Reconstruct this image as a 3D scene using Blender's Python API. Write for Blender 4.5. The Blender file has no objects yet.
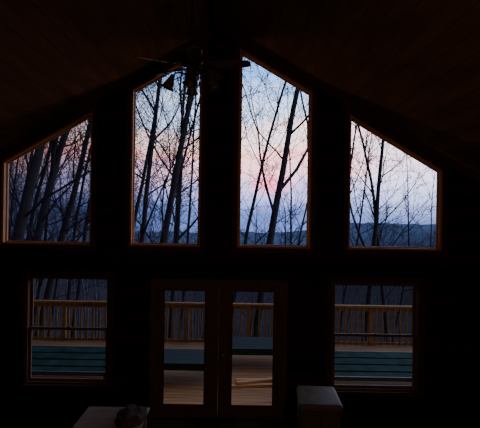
import bpy, math, random
from mathutils import Vector, Matrix, noise
from mathutils.geometry import tessellate_polygon
C = bpy.context.scene.collection
CAMH, D0, F = 3.1, 8.0, 528.0
RX = -0.30   # ridge x

# ---------------------------------------------------------------- materials
def newmat(name):
    m = bpy.data.materials.new(name); m.use_nodes = True
    nt = m.node_tree; b = nt.nodes["Principled BSDF"]
    return m, nt, b
def wood(name, c1, c2, stretch=(1, 12, 12), rough=0.6, plank=None, nscale=2.0, spec=0.3, gap=.3, pvar=(.7, 1.15)):
    m, nt, b = newmat(name); N = nt.nodes; L = nt.links
    tc = N.new("ShaderNodeTexCoord"); mp = N.new("ShaderNodeMapping"); mp.inputs["Scale"].default_value = stretch
    L.new(tc.outputs["Object"], mp.inputs["Vector"])
    no = N.new("ShaderNodeTexNoise"); no.inputs["Scale"].default_value = nscale; no.inputs["Detail"].default_value = 6
    L.new(mp.outputs[0], no.inputs["Vector"])
    rp = N.new("ShaderNodeValToRGB"); rp.color_ramp.elements[0].position = .3; rp.color_ramp.elements[1].position = .7
    rp.color_ramp.elements[0].color = (*c1, 1); rp.color_ramp.elements[1].color = (*c2, 1)
    L.new(no.outputs["Fac"], rp.inputs[0])
    out = rp.outputs[0]
    if plank:
        ax, sp = plank
        se = N.new("ShaderNodeSeparateXYZ"); L.new(tc.outputs["Object"], se.inputs[0])
        mu = N.new("ShaderNodeMath"); mu.operation = 'DIVIDE'; mu.inputs[1].default_value = sp; L.new(se.outputs[ax], mu.inputs[0])
        fr = N.new("ShaderNodeMath"); fr.operation = 'FRACT'; L.new(mu.outputs[0], fr.inputs[0])
        lt = N.new("ShaderNodeMath"); lt.operation = 'LESS_THAN'; lt.inputs[1].default_value = .05; L.new(fr.outputs[0], lt.inputs[0])
        fl = N.new("ShaderNodeMath"); fl.operation = 'FLOOR'; L.new(mu.outputs[0], fl.inputs[0])
        wn = N.new("ShaderNodeTexWhiteNoise"); wn.noise_dimensions = '1D'; L.new(fl.outputs[0], wn.inputs["W"])
        mr = N.new("ShaderNodeMapRange"); mr.inputs["To Min"].default_value = pvar[0]; mr.inputs["To Max"].default_value = pvar[1]
        L.new(wn.outputs["Value"], mr.inputs["Value"])
        vm = N.new("ShaderNodeVectorMath"); vm.operation = 'SCALE'; L.new(out, vm.inputs[0]); L.new(mr.outputs[0], vm.inputs["Scale"])
        mx = N.new("ShaderNodeMixRGB"); mx.blend_type = 'MIX'; L.new(lt.outputs[0], mx.inputs[0]); L.new(vm.outputs[0], mx.inputs[1])
        mx.inputs[2].default_value = (c1[0]*gap, c1[1]*gap, c1[2]*gap, 1); out = mx.outputs[0]
    L.new(out, b.inputs["Base Color"])
    b.inputs["Roughness"].default_value = rough
    b.inputs["Specular IOR Level"].default_value = spec
    return m
def plain(name, col, rough=.6, metal=0, var=.25, sc=8, spec=.4):
    m, nt, b = newmat(name); N = nt.nodes; L = nt.links
    tc = N.new("ShaderNodeTexCoord"); no = N.new("ShaderNodeTexNoise"); no.inputs["Scale"].default_value = sc; no.inputs["Detail"].default_value = 5
    L.new(tc.outputs["Object"], no.inputs["Vector"])
    rp = N.new("ShaderNodeValToRGB"); rp.color_ramp.elements[0].position = .3; rp.color_ramp.elements[1].position = .7
    rp.color_ramp.elements[0].color = (*[c*(1-var) for c in col], 1); rp.color_ramp.elements[1].color = (*[min(1, c*(1+var)) for c in col], 1)
    L.new(no.outputs["Fac"], rp.inputs[0]); L.new(rp.outputs[0], b.inputs["Base Color"])
    b.inputs["Roughness"].default_value = rough; b.inputs["Metallic"].default_value = metal
    b.inputs["Specular IOR Level"].default_value = spec
    return m
M_WALL = wood("wall_boards", (.038, .016, .009), (.062, .027, .016), (1, 6, 14), .8, ("Z", .18), spec=.1)
M_SIDE = wood("side_wall_boards", (.038, .016, .009), (.062, .027, .016), (6, 1, 14), .8, ("Z", .18), spec=.1)
M_CEIL = wood("ceiling_boards", (.15, .078, .046), (.25, .135, .082), (3, .5, 3), .8, ("X", .15), spec=.1, gap=.7, pvar=(.9, 1.06))
M_FLOOR = wood("floor_boards", (.018, .008, .005), (.03, .013, .008), (10, 1, 10), .8, ("X", .12), spec=.05)
M_PINE = wood("pine_trim", (.46, .20, .08), (.60, .29, .12), (8, 8, 2), .5)
M_CASE = wood("casing_wood", (.07, .033, .018), (.11, .052, .029), (8, 8, 2), .6, spec=.15)
M_SASH = wood("sash_wood", (.15, .09, .058), (.21, .125, .08), (8, 8, 2), .6, spec=.15)
M_DOOR = wood("door_wood", (.12, .060, .034), (.18, .092, .052), (8, 8, 2), .6, spec=.15)
M_DECK = wood("deck_boards", (.26, .140, .065), (.54, .31, .16), (.6, 12, 12), .8, spec=.1)
M_RAIL = wood("railing_wood", (.25, .135, .048), (.36, .195, .07), (3, 3, 3), .7, spec=.1)
M_LUMB = wood("lumber_wood", (.50, .27, .12), (.68, .39, .20), (1, 12, 12), .6)
M_GREY = wood("weathered_wood", (.020, .036, .042), (.040, .060, .068), (1, 12, 12), .8, spec=.1)
M_TEAL = plain("teal_table_top", (.018, .050, .049), .85, var=.5, sc=3.5, spec=.05)
M_TFRAME = plain("painted_metal", (.13, .16, .15), .5, var=.1)
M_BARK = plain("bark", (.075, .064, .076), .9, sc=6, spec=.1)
M_BARK_HAZE = plain("hazed_bark", (.15, .15, .20), .9, sc=3, spec=.1)  # bark lightened and blued, distance haze put into the colour
M_BRONZE = plain("fan_bronze", (.035, .026, .02), .5, .2)
M_BLADE = wood("fan_blade_wood", (.08, .06, .045), (.12, .09, .07), (2, 12, 12), .4)
M_SHADE = plain("frosted_shade", (.08, .065, .05), .4, var=.1)
M_TABLE = wood("table_wood", (.24, .17, .12), (.36, .265, .20), (1, 10, 10), .55)
M_CLOTH = plain("dark_cloth", (.08, .058, .045), .95, sc=12, var=.5)
M_CAB = wood("cabinet_wood", (.125, .105, .09), (.19, .16, .138), (10, 2, 2), .6)
M_CABF = wood("cabinet_front_wood", (.10, .075, .058), (.145, .11, .085), (10, 10, 2), .5)
M_SCREEN = plain("brass", (.25, .17, .07), .5, .6)

# ---------------------------------------------------------------- mesh helpers
def mk(name, vs, fs, mat, parent=None, loc=(0, 0, 0), smooth=False, rot=None):
    me = bpy.data.meshes.new(name); me.from_pydata([tuple(v) for v in vs], [], fs); me.update()
    if smooth: me.polygons.foreach_set("use_smooth", [True]*len(me.polygons))
    me.materials.append(mat)
    o = bpy.data.objects.new(name, me); C.objects.link(o); o.location = loc
    if rot: o.rotation_euler = rot
    if parent: o.parent = parent
    return o
def empty(name, loc, rot=(0, 0, 0)):
    o = bpy.data.objects.new(name, None); C.objects.link(o); o.location = loc; o.rotation_euler = rot; o.empty_display_size = .1
    return o
def meta(o, label, cat, group=None, kind=None):
    o["label"] = label; o["category"] = cat
    if group: o["group"] = group
    if kind: o["kind"] = kind
    return o
def boxes(lst):
    vs, fs = [], []
    for (x0, x1, y0, y1, z0, z1) in lst:
        n = len(vs)
        vs += [(x0, y0, z0), (x1, y0, z0), (x1, y1, z0), (x0, y1, z0), (x0, y0, z1), (x1, y0, z1), (x1, y1, z1), (x0, y1, z1)]
        fs += [tuple(n+i for i in f) for f in ((0, 3, 2, 1), (4, 5, 6, 7), (0, 1, 5, 4), (1, 2, 6, 5), (2, 3, 7, 6), (3, 0, 4, 7))]
    return vs, fs
def bev(o, w=.01, seg=2):
    m = o.modifiers.new("bevel", 'BEVEL'); m.width = w; m.segments = seg; m.limit_method = 'ANGLE'
    return o
def prism(loops, y0, y1):
    L = [[Vector((p[0], p[1], 0)) for p in l] for l in loops]
    tris = tessellate_polygon(L)
    flat = [p for l in L for p in l]; n = len(flat)
    vs = [(p.x, y0, p.y) for p in flat] + [(p.x, y1, p.y) for p in flat]
    fs = []
    for t in tris:
        a, b, c = [flat[i] for i in t]
        s = (b-a).cross(c-a).z
        t = tuple(t) if s > 0 else tuple(reversed(t))
        fs.append(t); fs.append(tuple(n+i for i in reversed(t)))
    k = 0
    for li, l in enumerate(L):
        m = len(l)
        area = sum(l[i].x*l[(i+1) % m].y-l[(i+1) % m].x*l[i].y for i in range(m))
        ccw = area > 0
        if li > 0: ccw = not ccw
        for i in range(m):
            a, b = k+i, k+(i+1) % m
            fs.append((a, n+a, n+b, b) if not ccw else (b, n+b, n+a, a))
        k += m
    return vs, fs
def inset(poly, d):
    m = len(poly); area = sum(poly[i][0]*poly[(i+1) % m][1]-poly[(i+1) % m][0]*poly[i][1] for i in range(m))
    s = 1 if area > 0 else -1; out = []
    for i in range(m):
        p0, p1, p2 = Vector(poly[i-1]), Vector(poly[i]), Vector(poly[(i+1) % m])
        e1 = (p1-p0).normalized(); e2 = (p2-p1).normalized()
        n1 = Vector((-e1.y, e1.x))*s; n2 = Vector((-e2.y, e2.x))*s
        k = (n1+n2); k = k/(k.length_squared)*2
        out.append(tuple(p1+k*d))
    return out
def lathe(prof, seg=24, mat4=None):
    vs, fs = [], []
    for (r, z) in prof:
        for i in range(seg):
            a = 2*math.pi*i/seg; v = Vector((r*math.cos(a), r*math.sin(a), z))
            vs.append(tuple(mat4 @ v) if mat4 else tuple(v))
    for j in range(len(prof)-1):
        for i in range(seg):
            k = (i+1) % seg
            fs.append((j*seg+i, j*seg+k, (j+1)*seg+k, (j+1)*seg+i))
    return vs, fs
def tube(vs, fs, pts, rad, sides=5, cap=True):
    n0 = len(vs); m = len(pts); up = None
    for i, p in enumerate(pts):
        t = (pts[min(i+1, m-1)]-pts[max(i-1, 0)])
        t = t.normalized() if t.length > 1e-6 else Vector((0, 0, 1))
        if up is None:
            up = t.orthogonal().normalized()
        else:
            up = (up - t*up.dot(t)); up = up.normalized() if up.length > 1e-5 else t.orthogonal().normalized()
        w = t.cross(up)
        for k in range(sides):
            a = 2*math.pi*k/sides
            vs.append(tuple(p + (up*math.cos(a)+w*math.sin(a))*rad[i]))
    for i in range(m-1):
        for k in range(sides):
            k2 = (k+1) % sides
            fs.append((n0+i*sides+k, n0+i*sides+k2, n0+(i+1)*sides+k2, n0+(i+1)*sides+k))
    if cap:
        fs.append(tuple(n0+k for k in reversed(range(sides)))); fs.append(tuple(n0+(m-1)*sides+k for k in range(sides)))

# ---------------------------------------------------------------- room shell
HALF = 4.2; YB = -9.6; T = .16
def rz(r, top=5.98): return top-.58*abs(r)
def trap(r0, r1, side):
    a, b = RX+side*r0, RX+side*r1
    za, zb = 5.76-.58*r0, 5.76-.58*r1
    zs = 2.59
    return [(a, zs), (b, zs), (b, zb), (a, za)] if side > 0 else [(b, zs), (a, zs), (a, za), (b, zb)]
def rect(x0, x1, z0, z1): return [(x0, z0), (x1, z0), (x1, z1), (x0, z1)]
W = [trap(1.95, 3.31, -1), trap(.30, 1.37, -1), trap(.26, 1.37, 1), trap(1.94, 3.36, 1)]
LW = [rect(-3.22, -1.95, .48, 2.13), rect(1.41, 2.74, .45, 2.10)]
DR = rect(-1.25, .655, 0.0, 2.02)
ZR = 5.98
outer = [(RX-HALF, 0), (DR[0][0], 0), DR[3], DR[2], (DR[1][0], 0), (RX+HALF, 0), (RX+HALF, rz(HALF)), (RX, ZR), (RX-HALF, rz(HALF))]
v, f = prism([outer]+W+LW, 0, T)
def struct(o, label, cat): return meta(o, label, cat, kind="structure")
struct(mk("wall_back", v, f, M_WALL), "dark board gable wall with window openings", "wall")
v, f = prism([[(RX-HALF, -.3), (RX+HALF, -.3), (RX+HALF, rz(HALF)), (RX, ZR), (RX-HALF, rz(HALF))]], YB-.15, YB)
struct(mk("wall_front", v, f, M_WALL), "dark board gable wall behind the viewer", "wall")
for s, nm in ((-1, "wall_left"), (1, "wall_right")):
    x = RX+s*HALF
    v, f = boxes([(min(x, x+s*.15), max(x, x+s*.15), YB, T, -.3, rz(HALF)+.02)])
    struct(mk(nm, v, f, M_SIDE), "dark horizontal board side wall", "wall")
v, f = boxes([(RX-HALF, RX+HALF, YB, T, -.3, 0)])
struct(mk("floor", v, f, M_FLOOR), "dark plank floor", "floor")
e = HALF+.5
v, f = prism([[(RX-e, rz(e)), (RX, ZR), (RX+e, rz(e)), (RX+e, rz(e)+.2), (RX, ZR+.2), (RX-e, rz(e)+.2)]], YB-.3, T+.35)
struct(mk("ceiling", v, f, M_CEIL), "brown tongue-and-groove vaulted ceiling", "ceiling")
v, f = prism([[(RX-.09, ZR-.28), (RX+.09, ZR-.28), (RX+.09, ZR-.04), (RX-.09, ZR-.04)]], YB, -.036)
struct(mk("trim_1", v, f, M_CASE), "dark wooden ridge beam", "beam")
for i, s in enumerate((-1, 1)):
    p = [(RX, ZR), (RX, ZR-.12), (RX+s*HALF, rz(HALF)-.12), (RX+s*HALF, rz(HALF))]
    v, f = prism([p], -.035, -.001)
    struct(mk("trim_%d" % (i+2), v, f, M_CASE), "dark sloped trim board under the ceiling", "trim")
# ---------------------------------------------------------------- windows
def window(n, poly, label, hung=False):
    ip = inset(poly, .028)
    v, f = prism([poly, ip], -.004, T+.01)
    w = mk("window_%d" % n, v, f, M_PINE if not hung else M_DOOR); struct(w, label, "window")
    v, f = prism([inset(poly, -.075), inset(poly, -.0005)], -.024, -.001)
    c = mk("casing", v, f, M_CASE, w)
    if hung:
        x0, z0 = ip[0]; x1, z1 = ip[2]; zm = z0+(z1-z0)*.50
        for nm, a, b, y in (("lower_sash", z0, zm+.025, .05), ("upper_sash", zm-.025, z1, .095)):
            p = rect(x0, x1, a, b)
            v, f = prism([p, inset(p, .04)], y, y+.035); s = mk(nm, v, f, M_SASH, w)
        v, f = boxes([((x0+x1)/2-.03, (x0+x1)/2+.03, .03, .06, zm+.02, zm+.035), ((x0+x1)/2-.012, (x0+x1)/2+.03, .025, .045, zm+.035, zm+.045)])
        mk("sash_lock", v, f, M_SCREEN, w)
        v, f = boxes([(x0-.11, x1+.11, -.06, -.0245, z0-.06, z0-.028)])
        mk("window_sill", v, f, M_CASE, w)
    else:
        v, f = prism([ip, inset(ip, .018)], .085, .115); s = mk("sash", v, f, M_PINE, w)
window(1, W[0], "trapezoid pine-framed gable window with sloped top")
window(2, W[1], "tall trapezoid pine-framed window beside the ridge")
window(3, W[2], "tall trapezoid pine-framed window beside the ridge")
window(4, W[3], "trapezoid pine-framed gable window with sloped top")
window(5, LW[0], "dark double-hung window overlooking the deck", True)
window(6, LW[1], "dark double-hung window overlooking the deck", True)
# ---------------------------------------------------------------- french doors
x0, x1 = DR[0][0], DR[1][0]; zt = DR[2][1]
fr = [(x0+.001, 0.001), (x0+.04, 0.001), (x0+.04, zt-.04), (x1-.04, zt-.04), (x1-.04, 0.001), (x1-.001, 0.001), (x1-.001, zt-.001), (x0+.001, zt-.001)]
v, f = prism([fr], -.004, T+.01)
fo = mk("trim_4", v, f, M_DOOR)
struct(fo, "wooden frame and casing of the double doors", "door frame")
cs = [(x0-.085, 0.001), (x0, 0.001), (x0, zt), (x1, zt), (x1, 0.001), (x1+.085, 0.001), (x1+.085, zt+.085), (x0-.085, zt+.085)]
v, f = prism([cs], -.026, -.005); mk("casing", v, f, M_DOOR, fo)
v, f = boxes([(x0+.04, x1-.04, 0, T+.02, .001, .022)]); mk("threshold", v, f, M_SCREEN, fo)
mid = (x0+x1)/2
for i, (a, b, g0, g1) in enumerate(((x0+.043, mid-.002, -1.135, -.50), (mid+.002, x1-.043, -.10, .545))):
    leaf = rect(a, b, .025, zt-.043); gl = rect(g0, g1, .175, 1.93)
    v, f = prism([leaf, gl], .05, .094)
    d = mk("door_%d" % (i+1), v, f, M_DOOR); struct(d, "wooden french door leaf with one tall glass pane", "door")
    v, f = prism([gl, inset(gl, .014)], .040, .049); mk("glazing_bead", v, f, M_CASE, d)
    hx = (mid-.06) if i == 0 else (mid+.06)
    R = Matrix.Translation((hx, .05, .95)) @ Matrix.Rotation(math.pi/2, 4, 'X')
    v, f = lathe([(0, 0), (.026, 0), (.026, .006), (.010, .010), (.010, .035), (.024, .045), (.027, .058), (.018, .07), (0, .072)], 16, R)
    mk("door_knob", v, f, M_SCREEN, d, smooth=True)

# ---------------------------------------------------------------- ceiling fan
FX, FY, FZ = -.50, -2.8, 4.60
fan = empty("ceiling_fan", (FX, FY, FZ)); meta(fan, "dark bronze ceiling fan with wooden blades and bell-shaped lamp shades", "ceiling fan")
top = rz(FX-RX)-FZ
v, f = lathe([(0, top+.02), (.07, top+.02), (.07, top-.20), (.03, top-.26), (0, top-.26)], 20); mk("canopy", v, f, M_BRONZE, fan, smooth=True)
v, f = lathe([(0, top-.24), (.013, top-.24), (.013, .08), (0, .08)], 10); mk("downrod", v, f, M_BRONZE, fan)
v, f = lathe([(0, .09), (.03, .09), (.045, .07), (.095, .055), (.11, .03), (.11, -.02), (.085, -.05), (.045, -.065), (.04, -.12), (.055, -.13), (.055, -.15), (.025, -.17), (0, -.17)], 28)
mk("motor_housing", v, f, M_BRONZE, fan, smooth=True)
prof = [(.16, .045), (.24, .056), (.36, .062), (.48, .062), (.56, .056), (.585, .03)]
vs = [(x, -w, 0) for x, w in prof]+[(x, w, 0) for x, w in reversed(prof)]
n = len(vs); vv = vs+[(a, b, .008) for a, b, c in vs]
ff = [tuple(reversed(range(n))), tuple(range(n, 2*n))]+[(i, (i+1) % n, n+(i+1) % n, n+i) for i in range(n)]
for i in range(5):
    a = math.radians(-8+72*i)
    R = Matrix.Rotation(a, 4, 'Z') @ Matrix.Rotation(math.radians(-15), 4, 'X')
    b = mk("fan_blade", [R @ Vector((p[0], p[1], p[2]-.05)) for p in vv], ff, M_BLADE, fan)
    v, f = boxes([(.08, .22, -.013, .013, -.062, -.052), (.19, .24, -.03, .03, -.060, -.051)])
    mk("blade_iron", [R @ Vector(p) for p in v], f, M_BRONZE, b)
for i in range(4):
    a = math.radians(4+90*i)
    Rz = Matrix.Rotation(a, 4, 'Z')
    vs, fs = [], []
    tube(vs, fs, [Rz @ Vector(p) for p in ((.04, 0, -.14), (.11, 0, -.115), (.16, 0, -.125), (.18, 0, -.155))], [.009]*4, 8)
    arm = mk("lamp_arm", vs, fs, M_BRONZE, fan)
    R = Rz @ Matrix.Translation((.18, 0, -.15)) @ Matrix.Rotation(math.radians(-24), 4, 'Y') @ Matrix.Scale(1.02, 4)
    v, f = lathe([(.001, .01), (.022, .008), (.026, -.02), (.034, -.045), (.045, -.08), (.052, -.11), (.068, -.135), (.064, -.135), (.048, -.11), (.040, -.08), (.02, -.03), (.001, -.02)], 20, R)
    mk("lamp_shade", v, f, M_SHADE, arm, smooth=True)
vs, fs = [], []
tube(vs, fs, [Vector((0.02, 0, -.16)), Vector((.02, 0, -.36))], [.0025, .0025], 5)
tube(vs, fs, [Vector((0.02, 0, -.35)), Vector((.02, 0, -.385))], [.008, .006], 8)
mk("pull_chain", vs, fs, M_SCREEN, fan)

# ---------------------------------------------------------------- indoor furniture
tb = empty("side_table", (-1.41, -2.2, 0)); meta(tb, "brown wooden table with smooth rectangular top", "table")
v, f = boxes([(-.38, .36, -.62, .58, .715, .75)]); bev(mk("table_top", v, f, M_TABLE, tb), .008)
v, f = boxes([(-.32, .32, -.57, -.55, .63, .715), (-.32, .32, .51, .53, .63, .715), (-.32, -.30, -.55, .51, .63, .715), (.30, .32, -.55, .51, .63, .715)]); mk("apron", v, f, M_TABLE, tb)
for sx in (-.33, .27):
    for sy in (-.58, .48):
        vs, fs = boxes([(sx, sx+.06, sy, sy+.06, 0, .63)])
        cx, cy = sx+.03, sy+.03
        vs = [((x-cx)*(.65 if z == 0 else 1)+cx, (y-cy)*(.65 if z == 0 else 1)+cy, z) for x, y, z in vs]
        mk("leg", vs, fs, M_TABLE, tb)
vs, fs = [], []; nu, nv = 40, 14
for j in range(nv+1):
    t = j/nv*math.pi/2
    for i in range(nu):
        a = 2*math.pi*i/nu; r = math.cos(t); z = math.sin(t)
        p = Vector((r*math.cos(a), r*math.sin(a), z))
        k = 1+.22*noise.noise(p*1.8+Vector((3, 1, 7)))+.10*noise.noise(p*5)
        vs.append((p.x*.17*k, p.y*.28*k, max(0, p.z*.12*(1+.5*noise.noise(p*2.3)))))
for j in range(nv):
    for i in range(nu):
        fs.append((j*nu+i, j*nu+(i+1) % nu, (j+1)*nu+(i+1) % nu, (j+1)*nu+i))
fs.append(tuple(reversed(range(nu))))
meta(mk("blanket", vs, fs, M_CLOTH, None, (-1.20, -2.0, .751), smooth=True), "dark crumpled blanket heaped on the wooden table", "blanket")

cb = empty("side_cabinet", (1.05, -1.14, 0), (0, 0, math.radians(-3))); meta(cb, "small wooden cabinet with softly rounded top", "cabinet")
v, f = boxes([(-.28, .28, -.38, .38, .66, .77)])
v = [(x*(.93 if y > 0 else 1), y, z) for x, y, z in v]
bev(mk("cabinet_top", v, f, M_CAB, cb, smooth=True), .045, 8)
v, f = boxes([(-.25, .25, -.35, .35, .06, .67)]); bev(mk("body", v, f, M_CABF, cb), .02, 3)
for sx in (-1, 1):
    a, b = min(sx*.005, sx*.24), max(sx*.005, sx*.24)
    v, f = boxes([(a, b, -.366, -.351, .09, .65), (a, a+.04, -.374, -.366, .09, .65), (b-.04, b, -.374, -.366, .09, .65), (a+.04, b-.04, -.374, -.366, .09, .14), (a+.04, b-.04, -.374, -.366, .60, .65)])
    dd = mk("door", v, f, M_CABF, cb)
    R = Matrix.Translation((sx*.025, -.374, .45)) @ Matrix.Rotation(math.pi/2, 4, 'X')
    v, f = lathe([(0, 0), (.006, 0), (.006, .012), (.014, .018), (.010, .026), (0, .027)], 12, R); mk("knob", v, f, M_SCREEN, dd, smooth=True)
    for sy in (-.32, .28):
        v, f = boxes([(sx*.20-.02, sx*.20+.02, sy, sy+.04, 0, .06)]); mk("foot", v, f, M_CASE, cb)

# ---------------------------------------------------------------- deck
DY = 4.75; DXL, DXR = -8.0, 8.0
bl = []; y = T+.03
while y < DY+.1:
    bl.append((DXL, DXR, y, y+.132, -.05, -.015)); y += .145
v, f = boxes(bl); dk = mk("deck", v, f, M_DECK); meta(dk, "stained wooden plank deck outside the cabin", "deck"); dk["kind"] = "structure"
v, f = boxes([(DXL, DXR, T+.01, DY+.1, -.28, -.055)]); mk("deck_joists", v, f, M_GREY, dk)
rail = empty("deck_railing", (0, DY, -.015)); meta(rail, "brown wooden deck railing with square balusters", "railing")
v, f = boxes([(DXL, DXR, -.085, .085, .91, .955)]); mk("top_rail", v, f, M_RAIL, rail)
v, f = boxes([(DXL, DXR, -.018, .018, .82, .905)]); mk("sub_rail", v, f, M_RAIL, rail)
v, f = boxes([(DXL, DXR, -.018, .018, .01, .07)]); mk("bottom_rail", v, f, M_RAIL, rail)
posts = [.24+1.48*k for k in range(-5, 6)]
for px in posts:
    v, f = boxes([(px-.045, px+.045, -.045, .045, 0, .91)]); mk("post", v, f, M_RAIL, rail)
bx = -6.6
v, f = boxes([(-.02, .02, -.058, -.019, .01, .90)])
b0 = mk("baluster", v, f, M_RAIL, rail, (bx, 0, 0))
while bx < 6.6:
    bx += .148
    if min(abs(bx-p) for p in posts) < .07: continue
    o = b0.copy(); C.objects.link(o); o.location = (bx, 0, 0); o.parent = rail
def long_table(loc, hx, label):
    pt = empty("patio_table", loc); meta(pt, label, "table")
    ys_ = [-.80, -.52, -.44, -.10, -.02, .34, .42, .80]
    v, f = boxes([(-hx, hx, ys_[i], ys_[i+1], .44, .465) for i in (0, 2, 4, 6)]); mk("table_top", v, f, M_TEAL, pt)
    v, f = boxes([(-hx-.04, hx+.04, -.83, -.80, .41, .475), (-hx-.04, hx+.04, .80, .83, .42, .475), (-hx-.04, -hx, -.80, .80, .42, .475), (hx, hx+.04, -.80, .80, .42, .475)]); mk("rim", v, f, M_TFRAME, pt)
    for i in (1, 3, 5):
        v, f = boxes([(-hx, hx, ys_[i]+.003, ys_[i+1]-.003, .38, .42)]); mk("cross_bar", v, f, M_GREY, pt)
    for sx in (-hx-.03, hx-.01):
        for sy in (-.82, .78):
            v, f = boxes([(sx, sx+.04, sy, sy+.04, 0, .41)]); mk("leg", v, f, M_TFRAME, pt)
long_table((-3.75, 1.52, -.015), 1.55, "long low teal-topped rectangular patio table on the deck")
long_table((2.98, 1.48, -.015), 1.6, "long low teal-topped rectangular patio table on the deck")
def bench(loc, hx, label):
    bn = empty("garden_bench", loc); meta(bn, label, "bench")
    v, f = boxes([(-hx, hx, -.52+.17*k, -.36+.17*k, .40, .43) for k in range(6)]); mk("seat", v, f, M_GREY, bn)
    v, f = boxes([(-hx, hx, -.52, -.495, .30, .399)]); mk("apron", v, f, M_GREY, bn)
    for sx in (-hx+.08, hx-.14):
        v, f = boxes([(sx, sx+.06, -.49, .46, .34, .399)]); mk("cross_rail", v, f, M_GREY, bn)
        for sy in (-.48, .40):
            v, f = boxes([(sx, sx+.06, sy, sy+.06, 0, .34)]); mk("leg", v, f, M_GREY, bn)
bench((-1.18, 1.95, -.015), .84, "low dark blue-green slatted bench on the deck")
bench((.55, 3.05, -.015), .84, "low dark blue-green slatted bench near the deck railing")
for k, (lx, ly, lz, ln, an) in enumerate(((.42, 1.55, 0, 1.1, 9), (.48, 1.85, 0, 1.0, 3), (.46, 1.68, .047, 1.0, 20))):
    v, f = boxes([(-ln/2, ln/2, -.05, .05, 0, .045)])
    o = mk("lumber_board", v, f, M_LUMB, None, (lx, ly, -.014+lz), rot=(0, 0, math.radians(an)))
    meta(o, ("tan board lying askew on top of other boards" if k >= 2 else "tan sawn board lying flat on the deck"), "board", "boards lying on the deck")

# ---------------------------------------------------------------- terrain
def sm(t): t = max(0, min(1, t)); return t*t*(3-2*t)
def ridge(x): return -13+5/(1+math.exp((x+90)/22))+5.0*sm((x-25)/40)+6.0*sm((x-55)/55)+1.2*math.sin(x*.021+1)+.7*math.sin(x*.09)
def terr(x, y):
    z = -.45
    if y > 5.2: z -= (min(y, 60)-5.2)*.26
    if y > 60: z -= (min(y, 130)-60)*.13
    zl = z
    if y > 130: z = zl+(ridge(x)-zl)*sm((y-130)/190)
    if x < -12 and y > 10:
        k = sm((-x-12)/45)*sm((y-10)/60)*(1-sm((y-110)/60)); z += 16*k
    return z
xs = [-400+i*8 for i in range(101)]; ys = [-14, -5, 0, 5.2]+[5.2+i*4 for i in range(1, 32)]+[130+i*8 for i in range(1, 36)]
rnd = random.Random(3)
vs = [(x, y, terr(x, y)+(rnd.uniform(-.7, .8) if y > 140 else (rnd.uniform(-.12, .12) if y > 6 else 0))) for y in ys for x in xs]
nx = len(xs); fs = [(j*nx+i, j*nx+i+1, (j+1)*nx+i+1, (j+1)*nx+i) for j in range(len(ys)-1) for i in range(nx-1)]
M_GR, nt, b = newmat("wooded_ground")
N = nt.nodes; L = nt.links
tc = N.new("ShaderNodeTexCoord"); se = N.new("ShaderNodeSeparateXYZ"); L.new(tc.outputs["Object"], se.inputs[0])
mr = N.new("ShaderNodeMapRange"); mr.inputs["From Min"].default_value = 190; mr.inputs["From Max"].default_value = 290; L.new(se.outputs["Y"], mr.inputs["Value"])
rp = N.new("ShaderNodeValToRGB"); rp.color_ramp.elements[0].color = (.055, .048, .054, 1); rp.color_ramp.elements[1].color = (.19, .26, .44, 1)  # far end tinted blue: atmospheric haze painted into the ground colour
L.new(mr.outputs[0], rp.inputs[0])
no = N.new("ShaderNodeTexNoise"); no.inputs["Scale"].default_value = .35; no.inputs["Detail"].default_value = 8; L.new(tc.outputs["Object"], no.inputs["Vector"])
m2 = N.new("ShaderNodeMapRange"); m2.inputs["From Min"].default_value = .3; m2.inputs["From Max"].default_value = .7; m2.inputs["To Min"].default_value = .7; m2.inputs["To Max"].default_value = 1.2; L.new(no.outputs["Fac"], m2.inputs["Value"])
vm = N.new("ShaderNodeVectorMath"); vm.operation = 'SCALE'; L.new(rp.outputs[0], vm.inputs[0]); L.new(m2.outputs[0], vm.inputs["Scale"])
L.new(vm.outputs[0], b.inputs["Base Color"]); b.inputs["Roughness"].default_value = 1; b.inputs["Specular IOR Level"].default_value = 0
o = mk("ground", vs, fs, M_GR, smooth=True); meta(o, "leaf-covered wooded slope dropping to a valley and hazy ridge", "ground"); o["kind"] = "structure"

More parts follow.
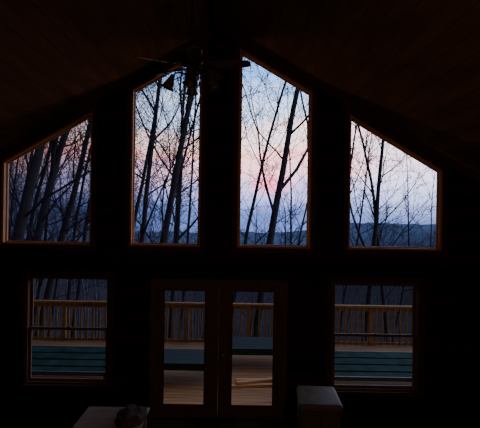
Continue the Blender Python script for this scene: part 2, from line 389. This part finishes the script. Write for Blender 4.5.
# ---------------------------------------------------------------- trees
def make_tree(seed, H, r, lean, bend=0., density=1., first=.18, wig=.033):
    rng = random.Random(seed)
    tv, tf, bv, bf = [], [], [], []
    def path(p, d, ln, r0, r1, n, wob, upc):
        pts = [p.copy()]; d = d.normalized()
        for i in range(n):
            d = (d+Vector((rng.gauss(0, wob), rng.gauss(0, wob), rng.gauss(0, wob*.6)+upc))).normalized()
            p = p+d*(ln/n); pts.append(p.copy())
        return pts, [r0+(r1-r0)*(i/n)**.85 for i in range(n+1)]
    def spawn(pts, rad, ln, lvl, t0):
        if lvl > 3: return
        n = len(pts)-1
        cnt = int({1: 17, 2: 9, 3: 6}[lvl]*density*rng.uniform(.85, 1.15))
        az = rng.uniform(0, 6.28)
        for k in range(cnt):
            t = t0+(1-t0)*(k+rng.random())/cnt
            i = min(n-1, int(t*n)); fr = t*n-i
            p = pts[i].lerp(pts[i+1], fr); rr = rad[i]+(rad[i+1]-rad[i])*fr
            td = (pts[i+1]-pts[i]).normalized(); az += 2.4+rng.uniform(-.5, .5)
            o = td.orthogonal().normalized(); q = Matrix.Rotation(az, 3, td) @ o
            big = rng.random() < .20 and lvl == 1
            ang = math.radians(rng.uniform(25, 45) if big else (rng.uniform(30, 65) if lvl == 1 else rng.uniform(24, 55)))
            d = td*math.cos(ang)+q*math.sin(ang)
            l2 = ln*({1: .36, 2: .5, 3: .5}[lvl])*(1-.62*t if lvl == 1 else 1-.4*t)*rng.uniform(.4, 1.35)*(1.5 if big else 1)
            ra = max(.009, min(rr*.7, rr*(rng.uniform(.5, .7) if big else rng.uniform(.25, .45))))
            pp, rd = path(p, d, l2, ra, .007 if lvl < 3 else .0055, {1: 8, 2: 5, 3: 3}[lvl], {1: .15, 2: .18, 3: .2}[lvl], .055 if lvl == 1 else .03)
            tube(bv, bf, pp, rd, {1: 6, 2: 4, 3: 3}[lvl], cap=False)
            spawn(pp, rd, l2, lvl+1, .15)
    d = Vector((lean, rng.uniform(-.05, .05), 1)).normalized(); p = Vector((0, 0, -.3)); pts = [p.copy()]; n = 18
    for i in range(n):
        d = (d+Vector((bend/n+rng.gauss(0, wig), rng.gauss(0, .03), .0))).normalized(); p = p+d*((H+.3)/n); pts.append(p.copy())
    rad = [r*(1-.82*(i/n)**1.2)+.006 for i in range(n+1)]; rad[0] *= 1.25
    tube(tv, tf, pts, rad, 8)
    spawn(pts, rad, H, 1, first)
    return tv, tf, bv, bf
def at(pxl, D): return (pxl-240)/F*D
heroes = [(269, .17, 18, 17, .135, .18, .9), (243, .16, 25, 19, .09, .05, 1), (303, .06, 32, 17, .08, -.1, 1), (286, .12, 38, 19, .09, .1, 1),
          (382, .18, 22, 13, .125, .05, .95), (383, -.10, 23, 13, .09, -.05, .8), (352, .12, 30, 14, .07, -.05, .9), (430, -.04, 36, 13, .07, .1, .8), (410, .18, 31, 12, .07, -.1, .8),
          (139, .08, 20, 19, .10, .02, 1), (157, .17, 17, 18, .12, .0, .9), (180, .10, 23, 19, .10, .1, 1), (170, -.06, 32, 20, .08, .1, 1.1), (150, .14, 28, 20, .09, .1, 1.1), (192, .12, 29, 20, .08, -.1, 1.1),
          (14, .18, 17, 17, .20, .05, 1.0), (36, .24, 20, 18, .18, .0, 1.0), (58, .22, 22, 18, .16, .05, 1.0), (74, .10, 27, 18, .10, .05, 1.1), (26, .07, 26, 18, .12, .1, 1.1), (48, .15, 29, 19, .11, .0, 1.1), (84, .12, 24, 18, .10, .0, 1.1), (5, .1, 25, 18, .11, .0, 1.1), (66, .17, 33, 19, .10, .0, 1.1), (18, .2, 33, 19, .10, .0, 1.1),
          (118, .10, 21, 18, .09, .05, 1), (214, .05, 29, 18, .08, .05, 1), (328, .12, 26, 15, .08, .0, .8)]
for k, (pxl, lean, D, H, r, bend, den) in enumerate(heroes):
    x, y = at(pxl, D), D-D0
    g = terr(x, y); xb = x-lean*(2.0-g)*.9
    root = empty("tree", (xb, y, terr(xb, y)))
    tv, tf, bv, bf = make_tree(300+k, H, r, lean, bend, den)
    mk("trunk", tv, tf, M_BARK, root, smooth=True); mk("branches", bv, bf, M_BARK, root, smooth=True)
    lab = "bare winter tree with strongly leaning trunk on the slope" if abs(lean) > .14 else "bare winter tree with slender trunk on the slope"
    meta(root, lab, "tree", "bare trees below the deck")
protos = []
for k in range(7):
    tv, tf, bv, bf = make_tree(500+k, 17, .13, random.Random(k).uniform(-.08, .12), .05, .9)
    n = len(tv); me = bpy.data.meshes.new("distant_tree"); me.from_pydata(tv+bv, [], tf+[tuple(i+n for i in q) for q in bf]); me.materials.append(M_BARK_HAZE); protos.append(me)
rng = random.Random(11)
placed = []
def far_tree(x, y, s):
    o = bpy.data.objects.new("tree", protos[rng.randrange(7)]); C.objects.link(o)
    o.location = (x, y, terr(x, y)); o.scale = (s, s, s); o.rotation_euler = (0, 0, rng.uniform(0, 6.28))
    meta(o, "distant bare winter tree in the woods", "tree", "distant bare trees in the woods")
tries = 0
while len(placed) < 140 and tries < 5000:
    tries += 1
    D = 42+90*rng.random()**.8
    u = rng.random()
    pxl = -25+505*(u**1.7)
    x, y = at(pxl, D), D-D0
    if any((x-a)**2+(y-b)**2 < 2.6**2 for a, b in placed): continue
    placed.append((x, y)); far_tree(x, y, rng.uniform(.75, 1.1)*(1 if pxl < 230 else .72))

# ---------------------------------------------------------------- world
w = bpy.data.worlds.new("dusk_sky"); bpy.context.scene.world = w; w.use_nodes = True
nt = w.node_tree; N = nt.nodes; L = nt.links; N.clear()
out = N.new("ShaderNodeOutputWorld"); bg = N.new("ShaderNodeBackground"); L.new(bg.outputs[0], out.inputs[0])
tc = N.new("ShaderNodeTexCoord"); nm = N.new("ShaderNodeVectorMath"); nm.operation = 'NORMALIZE'; L.new(tc.outputs["Generated"], nm.inputs[0])
se = N.new("ShaderNodeSeparateXYZ"); L.new(nm.outputs[0], se.inputs[0])
mp = N.new("ShaderNodeMapping"); mp.inputs["Scale"].default_value = (2.2, 2.2, 12); mp.inputs["Rotation"].default_value = (0, .12, 0); L.new(nm.outputs[0], mp.inputs[0])
no = N.new("ShaderNodeTexNoise"); no.inputs["Scale"].default_value = 2.2; no.inputs["Detail"].default_value = 2; no.inputs["Roughness"].default_value = .45; L.new(mp.outputs[0], no.inputs["Vector"])
m1 = N.new("ShaderNodeMapRange"); m1.inputs["From Min"].default_value = .3; m1.inputs["From Max"].default_value = .7; m1.inputs["To Min"].default_value = -.03; m1.inputs["To Max"].default_value = .03; L.new(no.outputs["Fac"], m1.inputs["Value"])
dz = N.new("ShaderNodeMapRange"); dz.inputs["From Min"].default_value = 0; dz.inputs["From Max"].default_value = .1; dz.inputs["To Min"].default_value = .25; L.new(se.outputs["Z"], dz.inputs["Value"])
md = N.new("ShaderNodeMath"); md.operation = 'MULTIPLY'; L.new(m1.outputs[0], md.inputs[0]); L.new(dz.outputs[0], md.inputs[1])
ad = N.new("ShaderNodeMath"); ad.operation = 'ADD'; L.new(se.outputs["Z"], ad.inputs[0]); L.new(md.outputs[0], ad.inputs[1])
ramp = N.new("ShaderNodeValToRGB"); L.new(ad.outputs[0], ramp.inputs[0])
stops = [(0.0, (.15, .22, .56)), (.02, (.28, .36, .86)), (.045, (.66, .66, 1.25)), (.075, (1.40, .92, 1.25)), (.11, (1.9, .90, .92)), (.145, (1.8, 1.20, 1.12)), (.185, (.95, 1.15, 1.6)), (.27, (.32, .60, 1.3)), (.5, (.09, .14, .26))]
cr = ramp.color_ramp
while len(cr.elements) < len(stops): cr.elements.new(.5)
for e_, (p, c) in zip(cr.elements, stops): e_.position = p; e_.color = (*c, 1)
az = N.new("ShaderNodeMapRange"); az.interpolation_type = 'SMOOTHSTEP'
az.inputs["From Min"].default_value = -.42; az.inputs["From Max"].default_value = 0.03; az.inputs["To Min"].default_value = .13; az.inputs["To Max"].default_value = 1; L.new(se.outputs["X"], az.inputs["Value"])
az2 = N.new("ShaderNodeMapRange"); az2.interpolation_type = 'SMOOTHSTEP'; az2.inputs["From Min"].default_value = .12; az2.inputs["From Max"].default_value = .3; L.new(se.outputs["X"], az2.inputs["Value"])
el2 = N.new("ShaderNodeMapRange"); el2.inputs["From Min"].default_value = -.015; el2.inputs["From Max"].default_value = .07; L.new(se.outputs["Z"], el2.inputs["Value"])
pf = N.new("ShaderNodeMath"); pf.operation = 'MULTIPLY'; L.new(az2.outputs[0], pf.inputs[0]); L.new(el2.outputs[0], pf.inputs[1])
pf2 = N.new("ShaderNodeMath"); pf2.operation = 'MULTIPLY'; L.new(pf.outputs[0], pf2.inputs[0]); pf2.inputs[1].default_value = .6
pm = N.new("ShaderNodeMixRGB"); L.new(pf2.outputs[0], pm.inputs[0]); L.new(ramp.outputs[0], pm.inputs[1]); pm.inputs[2].default_value = (1.1, 1.25, 1.7, 1)
fy = N.new("ShaderNodeMapRange"); fy.inputs["From Min"].default_value = -.3; fy.inputs["From Max"].default_value = .8; fy.inputs["To Min"].default_value = .2; fy.inputs["To Max"].default_value = 1; L.new(se.outputs["Y"], fy.inputs["Value"])
ml = N.new("ShaderNodeMath"); ml.operation = 'MULTIPLY'; L.new(az.outputs[0], ml.inputs[0]); L.new(fy.outputs[0], ml.inputs[1])
sc = N.new("ShaderNodeVectorMath"); sc.operation = 'SCALE'; L.new(pm.outputs[0], sc.inputs[0]); L.new(ml.outputs[0], sc.inputs["Scale"])
sd = Vector((30/F, 1, 31/F)).normalized()
sb = N.new("ShaderNodeVectorMath"); sb.operation = 'SUBTRACT'; L.new(nm.outputs[0], sb.inputs[0]); sb.inputs[1].default_value = sd
sq = N.new("ShaderNodeVectorMath"); sq.operation = 'MULTIPLY'; L.new(sb.outputs[0], sq.inputs[0]); sq.inputs[1].default_value = (17, 1, 34)
ln = N.new("ShaderNodeVectorMath"); ln.operation = 'LENGTH'; L.new(sq.outputs[0], ln.inputs[0])
gr = N.new("ShaderNodeMapRange"); gr.interpolation_type = 'SMOOTHSTEP'; gr.inputs["From Min"].default_value = 1.0; gr.inputs["From Max"].default_value = 0.0; gr.inputs["To Max"].default_value = .85; L.new(ln.outputs["Value"], gr.inputs["Value"])
gm = N.new("ShaderNodeMixRGB"); L.new(gr.outputs[0], gm.inputs[0]); L.new(sc.outputs[0], gm.inputs[1]); gm.inputs[2].default_value = (2.4, .45, .72, 1)
L.new(gm.outputs[0], bg.inputs[0]); bg.inputs[1].default_value = 1.8

# ---------------------------------------------------------------- added lights and lantern
def light(name, loc, power, col, rad, lab):
    ld = bpy.data.lights.new(name, 'POINT'); ld.energy = power; ld.color = col; ld.shadow_soft_size = rad
    o = bpy.data.objects.new(name, ld); C.objects.link(o); o.location = loc; meta(o, lab, "light"); return o
light("room_fill", (1.0, -7.6, 3.4), 75, (1, .66, .43), .25, "added warm fill light inside the cabin")  # added fill beside the camera, lifts the dark interior
pl = empty("added_lantern", (-.30, .247, 2.36)); meta(pl, "added bronze wall lantern above the doors, out of view", "lantern")  # unseen fixture, added to go with the warm deck fill
v, f = boxes([(-.05, .05, -.086, -.07, -.1, .12)]); mk("back_plate", v, f, M_BRONZE, pl)
v, f = lathe([(0, .13), (.06, .08), (.065, .07), (0, .07)], 16); mk("lantern_cap", v, f, M_BRONZE, pl)
v, f = boxes([(-.012, .012, -.075, 0.0, .085, .105)]); mk("bracket", v, f, M_BRONZE, pl)
light("deck_fill", (-.30, .75, 2.36), 14, (1, .60, .28), .08, "added warm fill light over the deck")  # added out of view to warm the deck and railing

# ---------------------------------------------------------------- camera
cam = bpy.data.cameras.new("camera"); co = bpy.data.objects.new("camera", cam); C.objects.link(co)
cam.sensor_width = 36; cam.lens = F/480*36; cam.clip_end = 2000; cam.clip_start = .05
co.matrix_world = Matrix.Translation((0, -D0, CAMH)) @ Matrix.Rotation(math.pi/2, 4, 'X') @ Matrix.Rotation(math.radians(.9), 4, 'Z')
bpy.context.scene.camera = co
